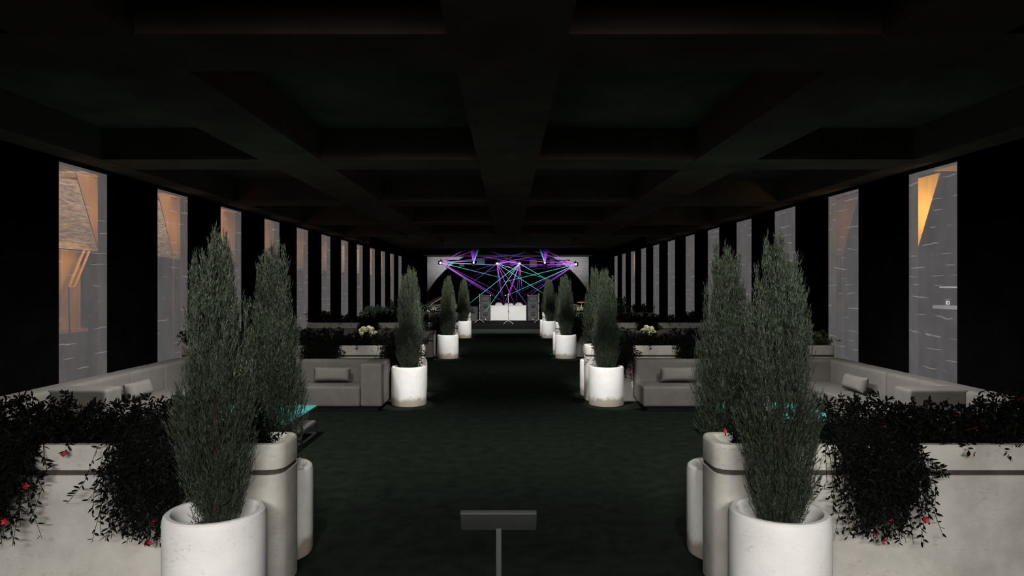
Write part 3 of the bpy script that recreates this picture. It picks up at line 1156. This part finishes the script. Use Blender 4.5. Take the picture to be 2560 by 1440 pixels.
make_speaker('tall grey loudspeaker left of the white booth', (1213.5 - VX) * DT / F)
make_speaker('tall grey loudspeaker right of the white booth', (1332.5 - VX) * DT / F)


def make_mic(px, d, ztop, tipdx, lab):
    t = thing('microphone_stand', ((px - VX) * d / F, d, SZ), lab, 'microphone stand', 'microphone stands on the stage')
    bm = bmesh.new(); tube(bm, [(0, 0, 0.12), (0, 0, ztop - SZ)], 0.014, 8); finish('pole', bm, M['chrome'], t)
    for z in (0.45, 0.75):
        bm = bmesh.new(); tube(bm, [(0, 0, z), (0, 0, z + .05)], 0.019, 8); finish('clutch', bm, M['black_metal'], t)
    bm = bmesh.new(); tube(bm, [(-tipdx * 0.15, 0, ztop - SZ + .01), (tipdx, 0, ztop - SZ - 0.03)], 0.009, 6); bo = finish('boom', bm, M['black_metal'], t)
    bm = bmesh.new(); bmesh.ops.create_icosphere(bm, subdivisions=2, radius=0.028, matrix=Matrix.Translation((tipdx, 0, ztop - SZ - .03))); finish('microphone', bm, M['chrome'], t)
    bm = bmesh.new(); bmesh.ops.create_icosphere(bm, subdivisions=2, radius=0.026, matrix=Matrix.Translation((0, 0, ztop - SZ + .01))); finish('pivot', bm, M['chrome'], t)
    for k in range(3):
        a = -PI / 2 + 2 * PI * k / 3 + PI / 3
        bm = bmesh.new(); tube(bm, [(0, 0, 0.13), (math.cos(a) * .12, math.sin(a) * .12, .08), (math.cos(a) * .21, math.sin(a) * .21, 0.012)], 0.011, 6); finish('leg', bm, M['steel'], t)
    return t


make_mic(1199, 27.4, 1.26, 0.43, 'chrome microphone stand in front of the left loudspeaker')
make_mic(1271, 26.5, 1.27, -0.12, 'chrome microphone stand in front of the white booth')
make_mic(1347, 27.4, 1.27, -0.43, 'chrome microphone stand in front of the right loudspeaker')

t = thing('armchair', (-1.42, 28.0, SZ), 'charcoal armchair on the stage beside the left loudspeaker', 'armchair')
boxobj('seat', (-.28, .20, -.45, .3, .05, .36), M['dark_sofa'], t, bevel=.03)
boxobj('backrest', (-.28, .20, .2, .42, .05, .62), M['dark_sofa'], t, bevel=.04)
boxobj('armrest', (-.30, -.14, -.45, .42, .05, .50), M['dark_sofa'], t, bevel=.03)
boxobj('plinth', (-.25, .17, -.4, .38, 0, .06), M['foot'], t)

# grand piano behind the last row
t = thing('grand_piano', (-2.75, 28.2, 0), 'dark grand piano with raised lid and brass edge, left of the stage', 'piano')
bm = bmesh.new()
outl = [(-.62, -.75), (.72, -.75), (.72, -.2), (.66, .25), (.40, .55), (.12, .75), (-.15, .98), (-.45, 1.02), (-.62, .8)]
prism(bm, outl, 'z', 0.55, 0.86)
finish('case', bm, M['piano'], t, smooth=False)
for x, y in ((-.5, -.6), (.6, -.6), (-.35, .75)):
    lathe_obj('leg', [(0, 0.55), (.06, .55), (.05, .3), (.035, .05), (.05, 0.0), (0, 0)], M['piano'], t, seg=12, loc=(x, y, 0))
boxobj('keyboard', (-.58, .68, -.9, -.74, .58, .66), M['white_top'], t, bevel=.005)
lo = Vector((-2.75, 28.2, 0))
A = P(1077, 761, 27.55) - lo
B = P(1135, 726, 27.55) - lo
curve = [P(1060, 764, 28.4), P(1072, 755, 28.7), P(1086, 747, 28.9), P(1102, 740, 28.95), P(1118, 731, 28.6), P(1130, 725, 28.0)]
curve = [c - lo for c in curve]
bm = bmesh.new()
poly = [A] + curve + [B]
top = [bm.verts.new(p) for p in poly]
bot = [bm.verts.new(p + Vector((0.008, -0.004, -0.02))) for p in poly]
ctr = Vector((0, 0, 0))
for p in poly:
    ctr += p
ctr /= len(poly)
ct, cb = bm.verts.new(ctr), bm.verts.new(ctr + Vector((0.008, -.004, -.02)))
for i in range(len(poly)):
    j = (i + 1) % len(poly)
    bm.faces.new((top[i], top[j], ct))
    bm.faces.new((bot[j], bot[i], cb))
    bm.faces.new((top[i], bot[i], bot[j], top[j]))
bmesh.ops.recalc_face_normals(bm, faces=bm.faces[:])
finish('lid', bm, M['piano'], t, smooth=False)
bm = bmesh.new(); tube(bm, [A, B], 0.012, 6)
e = finish('lid_edge', bm, M['brass'], t)
e['label'] = 'brass lid edge'
bm = bmesh.new(); tube(bm, [A.lerp(B, .8), Vector((.3, -.3, .86))], 0.010, 6); finish('lid_prop', bm, M['piano'], t)

# flat-shaded lamp and tub chair right of the stage
t = thing('pedestal_lamp', (2.90, 27.4, 0), 'small pedestal lamp with a flat orange shade, right of the stage', 'lamp')
lathe_obj('lamp_shade', [(0.0, 0.985), (0.10, 0.98), (0.175, 0.955), (0.178, 0.94), (0.10, 0.95), (0, 0.95)], M['lampshade'], t, seg=28)
lathe_obj('stem', [(0, 0.02), (0.016, 0.02), (0.016, 0.95), (0, 0.95)], M['chrome'], t, seg=12)
lathe_obj('base', [(0, 0), (.12, 0), (.12, .015), (.03, .03), (0, .03)], M['chrome'], t, seg=24)
t = thing('tub_chair', (2.62, 27.6, 0), 'grey tub chair beside the pedestal lamp', 'chair')
bm = bmesh.new()
n = 14
for i in range(n):
    a0, a1 = PI * (-0.1 + 1.2 * i / n), PI * (-0.1 + 1.2 * (i + 1) / n)
    q = []
    for a in (a0, a1):
        for r in (0.34, 0.26):
            q.append((r * math.cos(a), r * math.sin(a)))
    za, zc = .10, .60 + .28 * math.sin(PI * (i + .5) / n)
    vs = [bm.verts.new((*p, za)) for p in (q[0], q[2], q[3], q[1])] + [bm.verts.new((*p, zc)) for p in (q[0], q[2], q[3], q[1])]
    for f in ((0, 1, 5, 4), (1, 2, 6, 5), (2, 3, 7, 6), (3, 0, 4, 7), (4, 5, 6, 7)):
        bm.faces.new([vs[k] for k in f])
bmesh.ops.remove_doubles(bm, verts=bm.verts[:], dist=1e-4)
bmesh.ops.recalc_face_normals(bm, faces=bm.faces[:])
finish('backrest', bm, M['sofa'], t)
lathe_obj('seat', [(0, .42), (.24, .42), (.27, .40), (.27, .10), (0, .10)], M['sofa'], t, seg=28)
lathe_obj('base', [(0, .10), (.2, .10), (.2, 0), (0, 0)], M['foot'], t, seg=20)

# ------------------------------------------------------------------ truss, fixtures and lasers
LD = 30.0


def lz(py, d=LD):
    return H - (py - VY) * d / F


t = thing('lighting_truss', (0, LD + 0.35, 0), 'black lighting truss spanning the hall above the stage', 'truss')
zt0, zt1 = 2.42, 2.72
for z in (zt0, zt1):
    for yy in (0.0, 0.25):
        bm = bmesh.new(); tube(bm, [(-2.7, yy, z), (2.7, yy, z)], 0.025, 8); finish('chord', bm, M['truss'], t)
bm = bmesh.new()
n = 22
for i in range(n):
    xa = -2.7 + 5.4 * i / n
    xb = -2.7 + 5.4 * (i + 1) / n
    p, q = ((xa, 0, zt0), (xb, 0, zt1)) if i % 2 == 0 else ((xa, 0, zt1), (xb, 0, zt0))
    tube(bm, [p, q], 0.012, 5)
finish('lattice', bm, M['truss'], t)

for (xa, xb, ya, yb, lab) in ((1192, 1212, 648, 660, 'grey box light on the truss, above the left loudspeaker'), (1148, 1160, 660, 667, 'small grey box light on the truss, nearest the left laser'),
                              (1275, 1289, 652, 661, 'grey box light on the truss between the two middle lasers'), (1324, 1342, 649, 668, 'largest grey box light on the truss'),
                              (1375, 1386, 647, 661, 'grey box light on the truss beside the right light fan'), (1391, 1402, 657, 667, 'small grey box light on the truss, nearest the right laser')):
    pa, pb = P(xa, yb, LD), P(xb, ya, LD)
    cx, cz = (pa.x + pb.x) / 2, (pa.z + pb.z) / 2
    e = thing('box_light', (cx, LD + .15, cz), lab, 'stage light', 'grey box lights on the truss')
    hw, hh = abs(pb.x - pa.x) / 2, abs(pb.z - pa.z) / 2
    boxobj('housing', (-hw, hw, -.1, .1, -hh, hh), M['arch'], e, bevel=0.01)
    boxobj('clamp', (-.02, .02, 0, .16, -.02, hh + .05), M['black_metal'], e)


def beam(parent, origin, px, py, d, mat, r=0.0095):
    """one straight beam from the projector's lens towards the point (px,py,d)"""
    tgt = P(px, py, d)
    v = tgt - origin
    L = v.length
    bm = bmesh.new()
    lathe(bm, [(r, 0.0), (r * 1.15, L)], seg=6)
    b = finish('beam', bm, M[mat], parent)
    b.rotation_euler = v.to_track_quat('Z', 'Y').to_euler()
    return b


def projector(px, py, lab, beams):
    o = P(px, py, LD)
    t = thing('laser_projector', o, lab, 'laser', 'laser projectors above the stage')
    boxobj('housing', (-.10, .10, .03, .30, -.07, .09), M['black_metal'], t, bevel=.01)
    bm = bmesh.new(); bmesh.ops.create_icosphere(bm, subdivisions=2, radius=0.045); finish('lens', bm, M['bulb'], t)
    boxobj('yoke', (-.012, .012, .12, .36, .09, .16), M['black_metal'], t)
    for b in beams:
        beam(t, o, *b)
    return t


projector(1101, 657, 'leftmost laser projector with magenta and cyan beams', [
    (1158, 627, 30, 'b_magenta'), (1153, 628, 29.5, 'b_violet'), (1186, 626, 30, 'b_magenta'), (1330, 632, 30, 'b_violet'), (1250, 645, 29.6, 'b_violet'),
    (1245, 662, 30, 'b_cyan', .014), (1330, 668, 29, 'b_violet'), (1252, 694, 29, 'b_cyan'),
    (1262, 757, 28.5, 'b_magenta'), (1240, 738, 28.5, 'b_magenta'), (1212, 730, 28.5, 'b_violet'), (1258, 735, 28.6, 'b_violet'), (1225, 650, 30.5, 'b_cyan', .008)])
projector(1440, 661, 'rightmost laser projector with magenta and cyan beams', [
    (1364, 627, 30, 'b_magenta'), (1336, 628, 30, 'b_magenta'), (1352, 640, 29.6, 'b_violet'), (1230, 632, 30, 'b_violet'), (1200, 641, 30, 'b_violet'), (1300, 650, 29.6, 'b_magenta'),
    (1298, 661, 30, 'b_magenta', .014), (1298, 667, 30, 'b_violet'), (1255, 706, 29, 'b_cyan'), (1270, 738, 28.5, 'b_cyan'), (1318, 742, 28.5, 'b_magenta'),
    (1300, 746, 28.4, 'b_violet'), (1290, 735, 28.5, 'b_violet'), (1310, 676, 29.5, 'b_violet', .009)])
projector(1243, 659, 'laser projector left of centre above the white booth', [
    (1318, 626, 30, 'b_violet'), (1340, 640, 30, 'b_magenta'), (1300, 653, 29.6, 'b_magenta', .014), (1420, 668, 30, 'b_violet'), (1360, 735, 28.4, 'b_cyan'), (1362, 696, 29, 'b_cyan'),
    (1246, 722, 29, 'b_violet'), (1262, 765, 28.4, 'b_violet'), (1254, 745, 28.6, 'b_magenta'), (1288, 765, 28.4, 'b_magenta'), (1322, 768, 28.2, 'b_magenta'), (1328, 775, 28, 'b_violet'),
    (1180, 678, 29.5, 'b_violet'), (1160, 722, 29, 'b_violet')])
projector(1299, 659, 'laser projector right of centre above the white booth', [
    (1226, 628, 30, 'b_violet'), (1205, 641, 30, 'b_magenta'), (1244, 652, 29.6, 'b_magenta', .014), (1172, 760, 28.0, 'b_cyan'), (1210, 784, 28.0, 'b_cyan'), (1180, 690, 29.5, 'b_violet'),
    (1306, 728, 29, 'b_magenta'), (1298, 742, 28.8, 'b_violet'), (1260, 765, 28.4, 'b_magenta', .013), (1266, 760, 28.4, 'b_magenta'), (1289, 766, 28.4, 'b_violet'), (1270, 690, 29.4, 'b_white'), (1380, 706, 29.4, 'b_cyan', .01)])


def fan(px, lab, flip):
    o = P(px, 657, LD)
    t = thing('fan_light', o, lab, 'stage light', 'upward light fans on the truss')
    boxobj('housing', (-.09, .09, -.09, .09, -.14, -.03), M['black_metal'], t, bevel=.01)
    bm = bmesh.new(); bmesh.ops.create_icosphere(bm, subdivisions=2, radius=0.04); finish('lens', bm, M['bulb'], t)
    for mat, ang, ha, L in (('fan_m', -5, 8.5, .56), ('fan_v', -2, 17, .62), ('fan_c', 19, 3.5, .64)):
        bm = bmesh.new()
        r = L * math.tan(math.radians(ha))
        lathe(bm, [(0.012, 0), (r, L)], seg=20)
        b = finish('light_cone', bm, M[mat], t)
        b.rotation_euler = (0, math.radians(ang * flip), 0)
    return t


fan(1184, 'upward magenta and cyan light fan, left on the truss', 1)
fan(1362, 'upward magenta and cyan light fan, right on the truss', -1)


# ------------------------------------------------------------------ added lights without fixtures
def area(name, loc, target, size, size_y, power, col=(1, 1, 1), spread=180):
    l = bpy.data.lights.new(name, 'AREA')
    l.shape = 'RECTANGLE'
    l.size, l.size_y = size, size_y
    l.energy = power
    l.color = col
    l.spread = math.radians(spread)
    o = bpy.data.objects.new(name, l)
    C.objects.link(o)
    o.location = loc
    o.rotation_euler = (Vector(target) - Vector(loc)).to_track_quat('-Z', 'Y').to_euler()
    return o


def spot(name, loc, target, power, angle, blend, col=(1, 1, 1), rad=0.08):
    l = bpy.data.lights.new(name, 'SPOT')
    l.energy = power
    l.spot_size = math.radians(angle)
    l.spot_blend = blend
    l.color = col
    l.shadow_soft_size = rad
    o = bpy.data.objects.new(name, l)
    C.objects.link(o)
    o.location = loc
    o.rotation_euler = (Vector(target) - Vector(loc)).to_track_quat('-Z', 'Y').to_euler()
    return o


warm = (1.0, 0.965, 0.91)
for i, (y, pw) in enumerate(((-2.4, 190), (4.36, 22), (11.66, 9), (15.31, 9), (22.61, 160))):
    area('bay_fill', (0, y, 2.88), (0, y + 4.0, -0.3), 3.4, 0.35, pw, warm, 84)  # unseen area light added to brighten the fronts of each row
area('arch_fill', (0, 35.5, 2.6), (0, 39.8, 2.75), 9.0, 0.2, 60, (1, 0.99, 1.0), 40)  # added behind the stage to brighten the end wall, no fixture seen
for ri, off in enumerate(ROWS):
    for sx in (-1, 1):
        x = -2.64 if sx < 0 else 2.66
        y = 7.03 + off + (0.15 if sx > 0 else 0)
        spot('table_fill', (x, y, ZB - 0.02), (x, y, 0.3), 290 if ri == 0 else 110, 112, 0.6, (1, 0.98, 0.92), 0.05)  # unseen downlight added to brighten table, flowers and sofas
for sx in (-1, 1):
    area('sofa_fill', (sx * 1.2, 7.2, 2.86), (sx * 4.3, 7.2, 0.35), 4.6, 0.2, 27, (1, 0.975, 0.94), 64)  # added to lift the wall run of the sofas, no fixture seen
# unseen spots added to brighten the pots and the tops of their trees
for ri, off in enumerate(ROWS):
    for sd, sx in (('L', -1), ('R', 1)):
        for fr in 'fr':
            x, y = pot_x[sd, fr][ri], pot_y[sd, fr] + off
            pw = (14 if fr == 'f' else 30) if ri == 0 else 640
            spot('pot_fill', (x - sx * 1.05, y - 2.1, 2.9), (x, y - 0.16, 0.33), pw, 14, 0.4, (1, 0.98, 0.95), 0.05)
            spot('tree_fill', (x - sx * 0.35, y - 1.25, 2.9), (x, y, 1.58), 240 if ri == 0 else 420, 26, 0.9, (1, 1.0, 0.84), 0.05)
# warm lights added outside the windows, their sources not seen
area('alley_wash_left', (-5.0, 22, 3.9), (-6.4, 22, 2.2), 36, 1.0, 1050, (1.0, 0.74, 0.52))
area('alley_fill_left', (-6.3, 22, 1.2), (-5.2, 22, 2.6), 36, 0.4, 60, (1.0, 0.62, 0.28))
for sx, k, pw, col in [(-1, k, 11.0, (1.0, 0.60, 0.24)) for k in range(12)] + [(1, 0, 55.0, (1.0, 0.70, 0.20)), (1, 1, 5.0, (1.0, 0.5, 0.25)), (1, 5, 14.0, (1.0, 0.6, 0.3)), (1, 10, 25.0, (1.0, 0.72, 0.25))]:
    l = bpy.data.lights.new('fin_fill', 'POINT')  # point light added out of view behind the pier to light the fin
    l.energy = pw
    l.color = col
    l.shadow_soft_size = 0.05
    o = bpy.data.objects.new('fin_fill', l)
    C.objects.link(o)
    o.location = (sx * 4.82, 8.95 + WPITCH * k, 2.55)
for sx, k, pw in ((1, 0, 22.0), (-1, 0, 4.0), (-1, 1, 4.0), (-1, 2, 4.0)):
    l = bpy.data.lights.new('soffit_fill', 'POINT')  # hidden point light added to brighten the soffit from below
    l.energy = pw
    l.color = (1.0, 0.66, 0.30)
    l.shadow_soft_size = 0.05
    o = bpy.data.objects.new('soffit_fill', l)
    C.objects.link(o)
    o.location = (sx * 4.82, 6.93 + WPITCH * k, 2.5)
spot('alley_spot_left', (-5.9, 9.9, 2.2), (-6.6, 10.5, 1.5), 50, 100, 0.5, (1.0, 0.62, 0.25))
spot('alley_spot_shelf', (5.6, 10.0, 2.4), (6.5, 10.2, 1.3), 90, 70, 0.5)

wd = bpy.data.worlds.new('night')
S.world = wd
wd.use_nodes = True
wd.node_tree.nodes['Background'].inputs[0].default_value = (0.5, 0.55, 0.6, 1)
wd.node_tree.nodes['Background'].inputs[1].default_value = 0.004

# ------------------------------------------------------------------ camera
cam = bpy.data.cameras.new('camera')
cam.sensor_width = 36.0
cam.lens = 36.0 * F / 2560.0
cam.shift_x = (1280 - VX) / 2560.0
cam.shift_y = -(720 - VY) / 2560.0
cam.clip_end = 200
co = bpy.data.objects.new('camera', cam)
C.objects.link(co)
co.location = (0, 0, H)
co.rotation_euler = (PI / 2, 0, 0)
S.camera = co

S.view_settings.view_transform = 'Standard'
S.view_settings.look = 'None'
S.view_settings.gamma = 1.0
S.view_settings.exposure = 0.0
S.view_settings.use_curve_mapping = False
S.cycles.max_bounces = 6
S.cycles.diffuse_bounces = 3
S.cycles.transparent_max_bounces = 24
S.cycles.sample_clamp_indirect = 4.0
